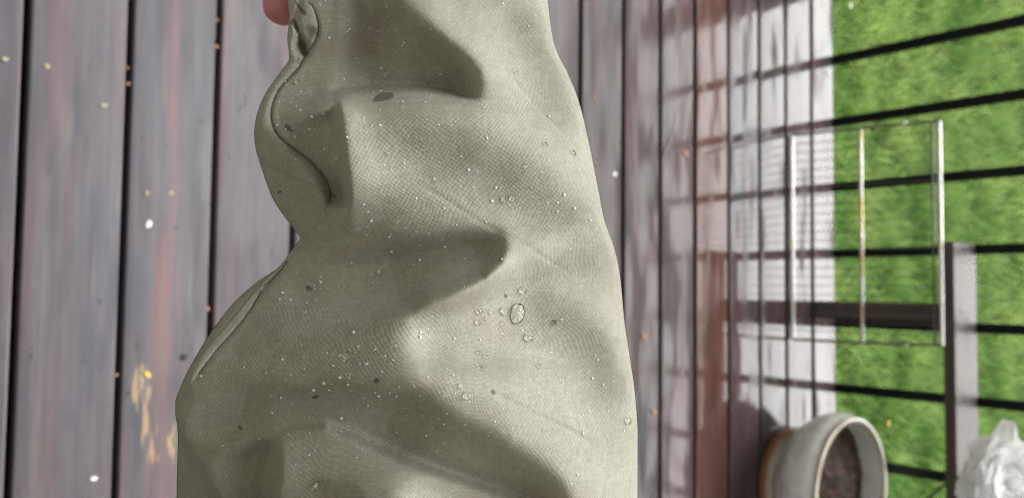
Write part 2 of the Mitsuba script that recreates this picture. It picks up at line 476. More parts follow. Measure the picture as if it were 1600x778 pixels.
obj('soil', moved(sv, base), 'potting_soil', pot, smooth=True)

# ------------------------------------------------------------------ white bloom on a stem growing out of the bowl
scene['petal_white'] = {'type': 'principledthin', 'base_color': mikit.proc(lambda p, n, uv: MIX((.985, .985, .98), (.98, .90, .85), S(.66, .80, F(p.x * 25, p.y * 25, p.z * 25)) * .7)),
                        'roughness': .6, 'diff_trans': .85, 'spec_trans': 0.0, 'eta': 1.3}
scene['stem_green'] = {'type': 'principled', 'base_color': rgb(.06, .12, .03), 'roughness': .5}
fl = thing('white_flower', 'large ruffled white bloom, brightest thing in the picture, beside the bench plank', 'flower')
fd = 1.86
fc = at_d(1560, 750, fd)


def petal(L, W, curl, ruffle, seed):
    nu, nv = 9, 8
    u = np.linspace(0, 1, nu)[:, None]; v_ = np.linspace(-1, 1, nv)[None, :]
    wd = W * np.sin(np.pi * np.clip(u * .86 + .07, 0, 1)) ** .6
    x = u * L + 0 * v_
    y = wd * v_
    z = curl * L * (u ** 2) + .28 * W * v_ ** 2 + ruffle * np.sin(v_ * 7 + seed) * u ** 2 + ruffle * .6 * np.sin(u * 9 + seed * 2)
    p = np.stack([x * np.ones_like(v_), y, z], -1).reshape(-1, 3)
    i, j = np.meshgrid(np.arange(nu - 1), np.arange(nv - 1), indexing='ij')
    q = np.stack([i * nv + j, (i + 1) * nv + j, (i + 1) * nv + j + 1, i * nv + j + 1], -1).reshape(-1, 4)
    return trimesh.Trimesh(p, np.vstack([q[:, [0, 1, 2]], q[:, [0, 2, 3]]]), process=False)


prng = np.random.default_rng(21)
FR = 70 / FOC * fd
k = 0
for ring, (cnt, el, L, W, curl) in enumerate(((10, -.12, 1.0, .62, .10), (9, .02, .96, .55, .14), (8, .14, .86, .5, .18), (6, .30, .66, .42, .25), (4, .6, .42, .3, .3))):
    for j in range(cnt):
        az = 2 * np.pi * (j + .5 * (ring % 2) + prng.uniform(-.2, .2)) / cnt
        e = el + prng.uniform(-.15, .15)
        pm = petal(FR * L * prng.uniform(.9, 1.12), FR * W * prng.uniform(.85, 1.15), curl, FR * .04, prng.uniform(0, 6))
        pm.apply_transform(trimesh.transformations.rotation_matrix(-e, [0, 1, 0]))
        pm.apply_transform(trimesh.transformations.rotation_matrix(az, [0, 0, 1]))
        pm.apply_transform(trimesh.transformations.rotation_matrix(.42, [1, 0, 0]))
        pm.apply_translation(fc)
        obj('petal', pm.subdivide(), 'petal_white', fl, smooth=True)
tipx = fc + np.array([-FR * .25, -.01, FR * .3])
pm = petal(FR * 1.35, FR * .34, .05, FR * .04, 1.2)
zdir = ray(1573, 684) - ray(1562, 742); zdir /= np.linalg.norm(zdir)
yv = np.cross(FWD, zdir); yv /= np.linalg.norm(yv); zv = np.cross(zdir, yv)
M = np.eye(4); M[:3, 0] = zdir; M[:3, 1] = yv; M[:3, 2] = zv; M[:3, 3] = fc - FWD * .01
pm.apply_transform(M)
obj('petal', pm.subdivide(), 'petal_white', fl, smooth=True)
root = base + np.array([.045, .0, H - .03])
stem = spline([root, root + [.03, .02, .12], fc + [.02, .0, -.10], fc + [0, 0, -.005]], 24)
obj('stem', tube(stem, .004, 8), 'stem_green', fl, smooth=50)


# ------------------------------------------------------------------ person: hand and rolled-up rain jacket sleeve
SD = .36                     # distance of the sleeve's outline from the lens, along its axis
PXM = SD / FOC               # metres per photograph pixel there
OUT_L = [(-160, 470), (-60, 452), (0, 450), (30, 452), (60, 449), (90, 452), (110, 440), (135, 422), (160, 408), (185, 400), (210, 397), (235, 400), (255, 406), (285, 416), (310, 426),
         (345, 449), (362, 462), (372, 469), (380, 464), (395, 452), (415, 438), (440, 402), (470, 368), (500, 343), (530, 322), (560, 304), (590, 288), (612, 279), (628, 274), (645, 274), (665, 277),
         (690, 278), (720, 277), (778, 276), (850, 275), (960, 278)]
OUT_R = [(-160, 835), (-60, 850), (0, 856), (60, 864), (85, 872), (110, 885), (160, 905), (230, 922), (300, 936), (345, 945), (365, 952), (395, 962), (430, 969), (500, 976), (560, 985), (610, 992), (680, 997),
         (778, 997), (850, 995), (960, 985)]
from scipy.interpolate import PchipInterpolator
xl_f = PchipInterpolator(*np.array(OUT_L, float).T)
xr_f = PchipInterpolator(*np.array(OUT_R, float).T)

# how much light each part of the cloth catches (0-255, read by eye): the slopes of the folds are solved from it
TONE = '''
450 0 75;500 0 125;500 50 130;515 25 120;540 20 60;530 60 88;560 60 62;575 30 95;580 0 48;560 5 60;590 15 50;600 0 75;640 0 130;700 0 180;750 0 175;780 0 150;800 0 175;850 0 205;610 30 48;625 35 50;650 20 145;690 80 55;650 60 60;720 115 48;735 130 45;700 20 185;780 10 190;
720 10 168;600 100 72;650 110 84;690 120 84;600 60 64;580 130 76;640 130 92;580 80 66;560 100 76;620 75 66;700 60 170;680 40 165;740 90 175;760 120 180;745 110 130;
600 170 128;560 165 150;650 180 140;700 180 160;750 160 180;760 100 190;730 170 160;530 100 92;560 120 80;480 140 115;450 160 110;430 190 128;500 160 104;540 125 92;470 190 74;500 185 80;530 170 100;560 180 190;
520 195 74;540 195 165;410 160 115;440 110 122;470 75 120;405 185 105;500 100 125;480 110 122;510 130 105;
400 200 85;410 220 95;430 222 92;430 250 76;460 260 70;405 245 74;420 300 70;450 300 64;480 290 58;500 270 54;460 210 64;500 230 58;528 250 50;530 300 48;530 330 55;560 200 178;556 250 172;560 300 148;575 300 160;560 340 115;590 340 120;480 380 85;
520 380 88;570 380 95;450 340 58;470 330 74;480 345 64;505 310 44;500 350 88;530 355 92;470 362 50;
590 210 150;580 250 186;600 280 178;650 210 124;700 210 135;730 235 116;770 205 175;605 315 128;640 320 145;690 300 162;740 270 150;780 260 130;640 260 168;590 355 92;640 350 122;700 350 145;750 340 170;600 390 80;650 390 76;700 380 92;750 380 78;775 372 110;790 350 178;
800 220 185;800 260 136;800 290 132;830 240 180;850 300 140;880 330 145;850 220 205;900 230 206;880 270 200;900 300 196;920 350 165;900 340 142;900 370 145;800 330 165;820 365 172;850 370 166;880 380 165;930 330 202;940 370 190;830 390 152;
800 20 160;820 40 145;840 70 150;850 100 158;790 30 175;780 60 190;800 100 200;850 20 206;860 60 202;870 140 165;860 170 172;820 150 206;890 140 202;885 190 172;905 190 202;
350 500 110;380 460 112;320 560 104;420 430 88;300 590 100;400 500 94;430 470 88;450 430 84;380 540 92;400 560 104;350 580 96;450 540 108;450 580 104;
500 430 74;480 450 58;520 450 80;550 420 90;600 420 78;650 420 68;660 445 74;600 460 82;550 480 86;500 500 86;590 490 92;480 540 106;520 540 112;560 520 124;600 520 130;620 505 150;640 500 196;650 520 206;650 550 202;600 550 122;612 570 130;560 570 106;500 580 100;620 590 120;660 585 188;
680 410 64;720 410 70;750 410 74;770 395 92;700 465 168;740 455 182;800 430 200;800 400 192;760 500 192;700 520 182;690 550 178;720 560 190;680 590 170;800 550 196;790 580 186;840 560 206;820 460 182;850 470 152;860 490 155;870 450 190;
850 410 184;880 415 178;900 430 184;950 440 192;930 425 175;880 490 150;900 500 150;920 530 148;940 550 144;950 580 148;900 460 192;940 480 206;960 520 206;975 570 206;880 540 186;880 580 196;920 570 172;850 570 202;
285 620 80;277 640 68;290 676 76;310 660 122;312 690 110;330 630 104;330 692 104;370 640 95;420 620 82;400 665 92;450 652 85;350 712 84;370 695 85;400 700 80;400 730 70;415 740 54;418 720 54;390 770 68;350 750 74;320 735 62;335 760 46;288 720 54;300 770 50;440 700 114;440 740 110;450 770 108;
480 590 105;550 590 106;600 595 112;640 590 160;480 620 80;520 630 74;560 640 70;600 640 73;640 630 76;650 612 108;480 650 84;540 665 82;600 690 90;640 705 95;480 700 110;520 700 115;560 710 130;600 735 138;640 745 165;650 760 202;500 750 90;550 760 85;600 765 106;630 770 180;
670 600 168;700 605 180;670 630 82;665 660 68;700 640 120;720 650 142;740 670 122;700 680 84;680 715 95;730 700 90;770 690 96;780 720 90;750 735 95;800 755 90;720 735 98;760 775 120;680 755 188;720 765 160;800 720 110;830 740 98;850 760 94;750 620 176;790 650 182;800 690 162;830 680 186;840 640 196;850 720 165;780 600 196;
850 590 200;850 620 196;900 600 196;940 600 150;960 620 158;970 660 190;985 640 206;985 700 210;950 700 196;900 690 202;920 640 196;870 660 190;900 720 206;870 740 170;890 740 192;850 775 86;870 770 130;890 770 176;940 770 208;980 770 210
'''
tone = np.array([[float(q) for q in t.split()] for t in TONE.replace('\n', '').split(';') if t.strip()])
# creases: the tone changes at once across these lines (line, tone on its left hand side walking along, tone on the right), distances in pixels
CREASE = [([(500, 152), (530, 143), (600, 139), (660, 139), (700, 145), (728, 152)], (85, 78, 85, 92, 88, 80), (120, 150, 140, 152, 160, 165)),
          ([(528, 165), (530, 200), (536, 250), (542, 300), (544, 335)], (170, 165, 160, 140, 110), (85, 62, 50, 48, 62)),
          ([(440, 529), (520, 513), (580, 500), (640, 478), (670, 460), (720, 442), (755, 427), (778, 402)], (88, 84, 84, 78, 68, 70, 74, 90), (102, 112, 126, 160, 160, 172, 182, 186)),
          ([(335, 698), (380, 683), (430, 672), (510, 665), (560, 685), (620, 715), (660, 730), (720, 750), (775, 770)], (98, 90, 80, 78, 80, 90, 92, 92, 92), (86, 84, 95, 112, 128, 140, 180, 160, 130)),
          ([(432, 695), (434, 730), (426, 778)], (112, 110, 105), (56, 50, 60)),
          ([(283, 682), (310, 726), (345, 778)], (100, 72, 52), (52, 50, 50)),
          ([(440, 178), (480, 166), (510, 150), (545, 128)], (118, 110, 102, 95), (78, 80, 85, 90))]
extra = []
for line, la, ra in CREASE:
    line = np.array(line, float)
    s = np.r_[0, np.cumsum(np.linalg.norm(np.diff(line, axis=0), axis=1))]
    ss = np.arange(0, s[-1] + 1, 14.0)
    P = np.stack([np.interp(ss, s, line[:, i]) for i in (0, 1)], 1)
    t = np.gradient(P, axis=0); t /= np.linalg.norm(t, axis=1, keepdims=True)
    nn = np.stack([t[:, 1], -t[:, 0]], 1)      # left hand side of the walk on the picture (y down)
    for q, (vals) in ((1, la), (-1, ra)):
        val = np.interp(ss, s, vals)
        for off in (4.0, 11.0):
            extra.append(np.c_[P + nn * q * off, val])
ep = np.vstack(extra)
from scipy.spatial import cKDTree
dist, _ = cKDTree(ep[:, :2]).query(tone[:, :2])
tone = np.vstack([tone[dist > 9], ep])
_, uniq = np.unique(np.round(tone[:, :2]), axis=0, return_index=True)
tone = tone[uniq]

GS = 3.0
gx = np.arange(255, 1016, GS); gy = np.arange(-80, 861, GS)
GX, GYY = np.meshgrid(gx, gy)
rb = RBFInterpolator(tone[:, :2], tone[:, 2], kernel='linear', neighbors=24, smoothing=.5)
Bmap = rb(np.c_[GX.ravel(), np.clip(GYY.ravel(), 0, 778)]).reshape(GX.shape)
Bmap = np.clip(gaussian_filter(Bmap, .8), 40, 212)
# hand corrections of the relief, on a coarse grid (logarithm of the wanted brightness)
CORR = np.array([[0.00, 0.06, 0.10, 0.10, 0.10, 0.10, -0.00, -0.60, -0.60, -0.07, 0.06, -0.01, -0.03, -0.05, -0.05, -0.07, -0.08, -0.10, -0.05],
                 [0.00, 0.10, 0.10, 0.10, 0.10, 0.10, 0.10, -0.57, -0.60, -0.36, 0.10, 0.05, -0.02, -0.08, -0.08, -0.10, -0.12, -0.12, -0.13],
                 [0.02, 0.09, 0.10, 0.10, 0.09, 0.10, 0.09, -0.60, -0.60, -0.60, -0.22, 0.10, 0.03, -0.07, -0.14, -0.16, -0.12, -0.11, -0.10],
                 [0.05, 0.05, 0.07, 0.09, 0.10, 0.09, -0.15, -0.54, -0.60, -0.35, -0.13, -0.07, 0.10, -0.03, -0.09, -0.10, -0.09, -0.09, -0.07],
                 [0.02, 0.02, 0.02, 0.05, 0.08, -0.12, -0.12, 0.10, 0.10, 0.10, 0.10, 0.10, 0.10, 0.04, -0.01, -0.06, -0.07, -0.07, -0.07],
                 [-0.03, -0.04, -0.04, 0.02, -0.08, -0.46, -0.39, 0.10, 0.10, 0.07, 0.04, -0.00, -0.00, 0.03, 0.02, -0.03, -0.05, -0.04, -0.04],
                 [-0.10, -0.10, -0.14, -0.16, -0.31, -0.53, -0.60, 0.10, 0.10, 0.10, 0.09, -0.01, -0.01, -0.01, 0.00, 0.00, 0.00, -0.03, -0.03],
                 [-0.16, -0.20, -0.26, -0.35, -0.47, -0.60, -0.60, 0.09, 0.10, 0.10, 0.09, 0.05, -0.03, -0.09, -0.07, -0.03, 0.00, -0.05, -0.07],
                 [-0.08, -0.31, -0.39, -0.45, -0.55, -0.52, -0.45, -0.05, 0.08, 0.05, 0.05, 0.04, -0.00, -0.05, -0.12, -0.16, -0.13, -0.12, -0.12],
                 [0.02, -0.10, -0.23, -0.33, -0.37, -0.33, -0.11, -0.03, -0.13, -0.19, -0.17, -0.05, 0.10, -0.02, -0.20, -0.30, -0.22, -0.14, -0.12],
                 [0.06, 0.04, -0.02, -0.14, -0.20, -0.36, -0.33, -0.26, -0.49, -0.60, -0.60, -0.60, 0.06, 0.06, -0.07, -0.10, -0.10, -0.09, -0.10],
                 [0.03, 0.05, 0.02, 0.07, -0.15, -0.59, -0.60, -0.49, -0.60, -0.60, -0.45, -0.01, 0.10, 0.10, 0.07, 0.02, -0.04, -0.04, -0.05],
                 [0.01, 0.03, 0.10, 0.02, -0.17, -0.43, -0.45, -0.29, -0.09, 0.10, 0.10, 0.10, 0.10, 0.09, 0.02, -0.03, -0.03, -0.01, -0.03],
                 [0.01, -0.03, -0.01, -0.03, -0.05, -0.02, 0.08, 0.10, 0.10, 0.10, 0.10, 0.10, 0.08, 0.03, 0.02, -0.01, -0.04, -0.04, -0.05],
                 [0.03, 0.02, 0.02, 0.06, 0.06, 0.09, 0.07, 0.08, 0.10, 0.10, 0.10, 0.09, 0.07, 0.04, 0.04, -0.00, -0.09, -0.08, -0.09],
                 [-0.02, 0.07, 0.10, 0.10, 0.06, -0.01, -0.10, -0.13, -0.09, -0.02, -0.01, -0.02, -0.03, -0.01, -0.03, -0.07, -0.15, -0.16, -0.11],
                 [0.10, 0.10, 0.10, 0.10, -0.06, -0.17, -0.31, -0.48, -0.54, -0.58, -0.30, 0.02, -0.06, -0.08, -0.06, -0.07, -0.09, -0.10, -0.05],
                 [-0.26, 0.02, 0.08, 0.07, -0.06, 0.10, 0.07, -0.01, -0.29, -0.58, -0.56, -0.29, -0.12, 0.03, -0.06, -0.05, -0.05, -0.05, -0.01],
                 [-0.60, -0.60, -0.32, -0.18, -0.18, 0.10, 0.09, 0.08, 0.10, 0.10, -0.15, -0.41, -0.40, -0.09, 0.10, 0.01, -0.02, -0.02, -0.00],
                 [-0.60, -0.60, -0.57, -0.30, -0.05, 0.10, 0.10, 0.01, -0.00, 0.10, 0.10, 0.05, -0.27, -0.26, 0.07, 0.10, -0.03, -0.02, -0.02]])
lin = lambda v: np.where(v / 255 <= .04045, v / 255 / 12.92, ((v / 255 + .055) / 1.055) ** 2.4)
Sx = lin(Bmap) / lin(212.0)
_cy = np.clip(GYY / 778 * (CORR.shape[0] - 1), 0, CORR.shape[0] - 1)
_cx = (GX - 255) / 760 * (CORR.shape[1] - 1)
Sx = Sx * np.exp(map_coordinates(CORR, [_cy, _cx], order=1, mode='nearest'))
LX, LY, LZ = SUN @ UPV, SUN @ RGT, -SUN @ FWD
AMB = .07
for _x, _y, _a, _b, _k in ((492, 258, 32, 58, -1.7), (560, 445, 90, 34, -.9), (600, 80, 60, 34, -1.0), (640, 690, 110, 26, -.7), (310, 745, 34, 34, -1.2)):
    Sx = Sx * np.exp(_k * np.exp(-((GX - _x) / _a) ** 2 - ((GYY - _y) / _b) ** 2))
ndl = np.clip(np.where(Sx > AMB, (Sx - AMB) / (1 - AMB), .35 * np.log(np.maximum(Sx, 1e-4) / AMB)), -.45, .985)

XL, XR = xl_f(gy), xr_f(gy)
inside = (GX > XL[:, None] - GS) & (GX < XR[:, None] + GS)
tt = np.clip((GX - XL[:, None]) / (XR - XL)[:, None], 0, 1)
half = (XR - XL)[:, None] / 2
base_h = half * .62 * np.sqrt(np.clip(1 - (2 * tt - 1) ** 2, 0, 1))

nyy, nxx = GX.shape
idx = -np.ones(GX.shape, int); idx[inside] = np.arange(inside.sum()); nun = inside.sum()


def pairs(di, dj):
    a = idx[:nyy - di or None, :nxx - dj or None]; b = idx[di:, dj:]
    ok = (a >= 0) & (b >= 0)
    return a[ok], b[ok], ok


ax, bxx, okx = pairs(0, 1)
ay, byy, oky = pairs(1, 0)
Dx = sp.csr_matrix((np.r_[-np.ones(len(ax)), np.ones(len(ax))] / GS, (np.r_[ax, ax], np.r_[ax, bxx])), (nun, nun))
Dy = sp.csr_matrix((np.r_[-np.ones(len(ay)), np.ones(len(ay))] / GS, (np.r_[ay, ay], np.r_[ay, byy])), (nun, nun))
Lx2, Ly2 = Dx.T @ Dx * GS, Dy.T @ Dy * GS
hh = base_h[inside].copy()
Bd = np.maximum(ndl[inside], -.45)
wF = np.where(Bd < -.02, .8, np.where(Bd < .12, .45, 1.0))
edge = np.minimum(GX - XL[:, None], XR[:, None] - GX)[inside]
wA = np.where(edge < 10, .4, 1.0)
wA = wF * wA
wP = np.where(edge < 8, 2e-4, 2e-5)
_bd = np.hypot((GX[inside] - 860) * .42 + (GYY[inside] - 385), ((GX[inside] - 860) - .42 * (GYY[inside] - 385)) * .28)
wA = wA * (1 - .93 * np.exp(-(_bd / 46) ** 2))
for it in range(5):
    p_, q_ = Dx @ hh, Dy @ hh
    Nn = np.minimum(np.sqrt(1 + p_ ** 2 + q_ ** 2), 3.0)
    rhs = LZ - Bd * Nn                       # = LX p + LY q
    A = LX * Dx + LY * Dy
    W = sp.diags(wA)
    AtA = A.T @ W @ A + .12 * (Ly2.T @ Ly2 + Lx2.T @ Lx2) + sp.diags(wP) + .008 * (Dy.T @ Dy) + .001 * (Dx.T @ Dx)
    b = A.T @ (wA * rhs) + wP * base_h[inside] + .008 * (Dy.T @ (Dy @ base_h[inside])) * .3
    new = spl.spsolve(AtA.tocsc(), b)
    hh = .3 * hh + .7 * new if it else new
Hmap = np.zeros(GX.shape); Hmap[inside] = hh
# fill outside with nearest inside value along each row
for r in range(nyy):
    i = np.nonzero(inside[r])[0]
    Hmap[r, :i[0]] = Hmap[r, i[0]]; Hmap[r, i[-1] + 1:] = Hmap[r, i[-1]]


def seg_dist(X, Y, line):
    """signed distance to a polyline (positive on its left hand side walking along) and how far along it, 0..1"""
    line = np.asarray(line, float)
    best = np.full(X.shape, 1e9); sg = np.ones(X.shape); al = np.zeros(X.shape)
    L = np.r_[0, np.cumsum(np.linalg.norm(np.diff(line, axis=0), axis=1))]
    for i in range(len(line) - 1):
        a, b = line[i], line[i + 1]; d = b - a; l2 = d @ d
        t = np.clip(((X - a[0]) * d[0] + (Y - a[1]) * d[1]) / l2, 0, 1)
        dx, dy = X - a[0] - t * d[0], Y - a[1] - t * d[1]
        dd = np.hypot(dx, dy)
        m = dd < best
        best = np.where(m, dd, best); sg = np.where(m, np.sign(d[1] * dx - d[0] * dy), sg); al = np.where(m, (L[i] + t * (L[i + 1] - L[i])) / L[-1], al)
    return best * sg, al


SEAM1 = spline([(474, 2), (487, 8), (494, 25), (498, 48), (494, 62), (480, 85), (462, 112), (440, 135), (427, 160), (424, 185), (431, 205), (450, 226), (475, 244), (498, 266), (513, 290), (515, 315), (506, 332), (488, 350)], 60)
SEAM2 = spline([(452, 402), (430, 432), (415, 448), (395, 478), (370, 512), (345, 540), (318, 574), (298, 600)], 40)
SEAM3 = spline([(780, 98), (810, 135), (850, 180), (880, 210), (905, 238)], 20)       # fine pressed line
SEAM4 = spline([(640, 282), (700, 315), (760, 352), (800, 372), (850, 402), (900, 428)], 20)
SEAM5 = spline([(765, 610), (800, 628), (840, 648), (870, 662), (930, 700)], 20)
# steep overlaps: the nearer lobe stands above what lies to its left
LAP = spline([(552, 130), (532, 165), (530, 200), (536, 250), (542, 290), (541, 318), (522, 330), (500, 345), (484, 358), (462, 380)], 60)


# deep hollows between the folds: (outline, depth, softness)
E1 = [(480, 160), (500, 152), (530, 143), (600, 139), (660, 139), (700, 145), (728, 152), (800, 172)]
E4 = [(380, 545), (440, 529), (520, 513), (580, 500), (640, 478), (670, 460), (720, 442), (752, 430), (776, 408), (786, 385), (788, 350)]
E6 = [(300, 712), (335, 698), (380, 683), (430, 672), (510, 665), (560, 685), (620, 715), (660, 730), (720, 750), (775, 770), (860, 810)]
E7 = [(436, 660), (431, 700), (433, 730), (424, 800), (420, 870)]
LAPL = [(520, 130), (528, 165), (530, 200), (536, 250), (542, 300), (544, 345)]
E8 = [(276, 660), (283, 682), (310, 726), (345, 778), (390, 850)]
# outline, depth, softness, ramp from .. to, crisp edge of the fold that overlaps it, side of that edge, sharpness
HOLLOWS = [([(524, -60), (585, -60), (592, 0), (640, 34), (700, 80), (737, 118), (728, 180), (600, 180), (510, 190), (524, 100), (530, 50)], 52, 13, (515, 60), (590, 75), E1, 1, 4.0),
           ([(450, 196), (500, 182), (526, 165), (580, 165), (580, 312), (522, 322), (500, 282), (440, 214)], 50, 8, (430, 240), (530, 262), LAPL, -1, 4.0),
           ([(440, 440), (520, 410), (600, 390), (660, 378), (720, 368), (775, 372), (800, 392), (790, 440), (740, 480), (640, 520), (520, 550), (440, 560)], 52, 17, (430, 505), (620, 450), E4, 1, 9.0),
           ([(430, 625), (560, 618), (640, 624), (700, 662), (780, 702), (850, 747), (880, 778), (870, 840), (820, 830), (775, 800), (700, 772), (620, 750), (560, 720), (500, 700), (430, 700)], 46, 15, (400, 640), (600, 690), E6, 1, 8.5),
           ([(350, 712), (400, 694), (460, 694), (460, 800), (350, 800), (320, 750)], 44, 9, (310, 720), (415, 735), E7, -1, 5),
           ([(255, 670), (300, 690), (340, 735), (380, 800), (255, 820)], 50, 4, (200, 740), (250, 742), E8, -1, 3.0)]
from PIL import Image as _I, ImageDraw as _D
HOLE = np.zeros(GX.shape)
for poly, dep, soft, r0, r1, edge_, side, crisp in HOLLOWS:
    im = _I.new('L', (GX.shape[1] * 3, GX.shape[0] * 3))
    _D.Draw(im).polygon([((x - gx[0]) / GS * 3 + 1.5, (y - gy[0]) / GS * 3 + 1.5) for x, y in poly], fill=255)
    m_ = np.asarray(im, float).reshape(GX.shape[0], 3, GX.shape[1], 3).mean((1, 3)) / 255
    r0, r1 = np.array(r0, float), np.array(r1, float)
    ramp = np.clip(((GX - r0[0]) * (r1 - r0)[0] + (GYY - r0[1]) * (r1 - r0)[1]) / ((r1 - r0) @ (r1 - r0)), 0, 1)
    dd, _ = seg_dist(GX, GYY, edge_)
    cut = 1 / (1 + np.exp(np.clip(-side * dd / crisp * 2, -40, 40)))
    HOLE = np.maximum(HOLE, dep * gaussian_filter(m_, soft / GS) ** 1.2 * ramp ** 1.1 * cut)


def relief(X, Y):
    h = -map_coordinates(HOLE, [(Y - gy[0]) / GS, (X - gx[0]) / GS], order=1, mode='nearest')
    d, a = seg_dist(X, Y, LAP)
    # left hand side (walking down) is the right of the picture
    amt = np.interp(a, [0, .18, .35, .7, 1], [0, 4, 12, 30, 20])
    h += np.where(d < 0, -amt * (1 - np.exp(np.minimum(d, 0) / 5.0)) * np.exp(np.minimum(d, 0) / 90.0), 0)
    for line, depth, wid, step_ in ((SEAM1, 5.0, 2.6, 3.5), (SEAM2, 4.5, 2.6, 3.5), (SEAM3, .9, 3.0, .3), (SEAM4, 1.3, 4.5, .5), (SEAM5, 3.2, 5.0, 1.0)):
        d, a = seg_dist(X, Y, line)
        fade = np.clip(np.minimum(a, 1 - a) * 8, 0, 1)
        h -= fade * depth * np.exp(-(d / wid) ** 2)
        if step_ > 3:      # the welt beside the seam is padded
            m = (d < 0)
            h += fade * np.where(m, step_ * (1 - np.exp(-(d / 7.0) ** 2)) * np.exp(-(np.abs(d) / 34.0) ** 2), 0)
    # tuck under the cuff strap
    d, a = seg_dist(X, Y, [(470, -10), (466, 14), (461, 26), (466, 50), (474, 70), (476, 82)])
    h -= np.interp(a, [0, .3, 1], [2, 7, 16]) * np.exp(-(d / 5.0) ** 2)
    h -= 14 * np.exp(-(((X - 484) / 10) ** 2 + ((Y - 52) / 8) ** 2)) + 22 * np.exp(-(((X - 470) / 12) ** 2 + ((Y - 72) / 16) ** 2))
    return h


def height(X, Y):
    h = map_coordinates(Hmap, [(Y - gy[0]) / GS, (X - gx[0]) / GS], order=3, mode='nearest')
    h = h + relief(X, Y)
    # lesser wrinkles of the cloth
    q = np.stack([X / 60, Y / 34, 0 * X], -1)
    h = h + 1.4 * (meshkit.fbm(q, 2, 11) - .5)
    return h


def surf(X, Y):
    X, Y = np.asarray(X, float), np.asarray(Y, float)
    xl, xr = xl_f(np.clip(Y, -160, 960)), xr_f(np.clip(Y, -160, 960))
    h = height(X, np.clip(Y, gy[0], gy[-1]))
    e = np.clip(np.minimum(X - xl, xr - X), 0, 14)
    h = h - 10 * (1 - np.sqrt(np.clip(1 - (1 - e / 14) ** 2, 0, 1)))
    dep = SD - h * PXM
    r = FWD + UPV * ((X[..., None] - 800) / FOC) + RGT * ((Y[..., None] - 389) / FOC)
    return CAM + r * dep[..., None]


NU, NR = 330, 400
rowy = np.linspace(-110, 890, NR)
tcol = .5 - .5 * np.cos(np.linspace(0, 1, NU) * np.pi) * .35 - .5 * .65 * (1 - 2 * np.linspace(0, 1, NU))
XX = xl_f(rowy)[:, None] + (xr_f(rowy) - xl_f(rowy))[:, None] * tcol[None]
YY = np.repeat(rowy[:, None], NU, 1)
front = surf(XX, YY)
nb = 60
tb = np.linspace(1, 0, nb + 2)[1:-1]
hl, hr = front[:, 0], front[:, -1]
wid = np.linalg.norm(hr - hl, axis=1)
back = hl[:, None] * (1 - tb)[None, :, None] + hr[:, None] * tb[None, :, None] + FWD * (wid[:, None] * .40 * np.sqrt(1 - (2 * tb - 1) ** 2)[None])[..., None]
ring = np.concatenate([front, back], 1)
ny_, nr_ = ring.shape[:2]
du = np.linalg.norm(np.diff(front, axis=1), axis=2)
ucoord = np.concatenate([np.zeros((ny_, 1)), np.cumsum(du, 1)], 1)
ucoord -= ucoord[:, [NU // 2]]
# smooth u a little down the rows so the weave does not jitter
ucoord = gaussian_filter(ucoord, (6, 0))
dvv = np.linalg.norm(np.diff(front, axis=0), axis=2)
vcoord = np.concatenate([np.zeros((1, NU)), np.cumsum(dvv, 0)], 0)
vcoord = gaussian_filter(vcoord - vcoord[[NR // 2]], (0, 6))
ub = np.concatenate([ucoord, ucoord[:, [-1]] + (1 - tb)[None] * .3], 1)
vb = np.concatenate([vcoord, np.repeat(vcoord[:, [-1]], nb, 1)], 1)
i, j = np.meshgrid(np.arange(ny_ - 1), np.arange(nr_), indexing='ij')
k = (j + 1) % nr_
quad = np.stack([i * nr_ + j, (i + 1) * nr_ + j, (i + 1) * nr_ + k, i * nr_ + k], -1).reshape(-1, 4)
sleeve_v = ring.reshape(-1, 3)
sleeve_uv = np.stack([ub, vb], -1).reshape(-1, 2)
TP = .00102      # thread pitch

spots = [(597, 152, .0040), (463, 42, .0022), (472, 18, .0018), (450, 200, .0016), (375, 668, .0011), (770, 612, .0012), (588, 595, .0012), (493, 620, .0014), (865, 503, .0013), (437, 300, .0009), (482, 450, .0013), (790, 462, .0011)]
_old = [(597, 152, .0042), (417, 450, .0013), (755, 612, .0017), (548, 553, .0016), (588, 595, .0012), (493, 620, .0016), (865, 503, .0014), (464, 45, .004), (455, 195, .003), (482, 452, .004), (375, 668, .002), (470, 20, .003)]


def uv_of(x, y):
    r = (y - rowy[0]) / (rowy[1] - rowy[0])
    xl, xr = float(xl_f(y)), float(xr_f(y))
    c = np.interp((x - xl) / (xr - xl), tcol, np.arange(NU))
    return [float(map_coordinates(g, [[r], [c]], order=1)[0]) for g in (ucoord, vcoord)]


SPUV = [(*uv_of(x, y), r) for x, y, r in spots]


def weave(u, v):
    ju, jv = (N(u * 150, v * 150, 11.0) - .5) * 1.6 * TP, (N(u * 150, v * 150, 17.0) - .5) * 1.6 * TP
    a, b = dr.sin((u + ju) * (math.pi / TP)), dr.sin((v + jv) * (math.pi / TP))
    return a * b


def cloth_color(p, n, uv):
    u, v = uv.x, uv.y
    base = MIX((.322, .308, .258), (.354, .340, .286), F(u * 40, v * 40, 1.0))
    w = weave(u, v)
    irr = N(u * 1100, v * 380, 3.0) * .5 + N(u * 380, v * 1100, 5.0) * .5
    base = base * (1.0 + .10 * w) * (.85 + .30 * irr)
    base = MIX(base, (.315, .272, .222), S(.52, .74, F(u * 26 + 4, v * 26, 7.0)) * .28)
    damp = mi.Float(0)
    for su, sv, r in SPUV:
        q = dr.sqrt(dr.square(u - su) + dr.square((v - sv) * 1.15)) / (r * (.75 + .6 * F(u * 420 + su * 900, v * 420, 6.0)))
        damp = dr.maximum(damp, 1 - S(.75, 1.1, q + .5 * (F(u * 900, v * 900, 2.0) - .5)))
    return base * (1 - .55 * damp)


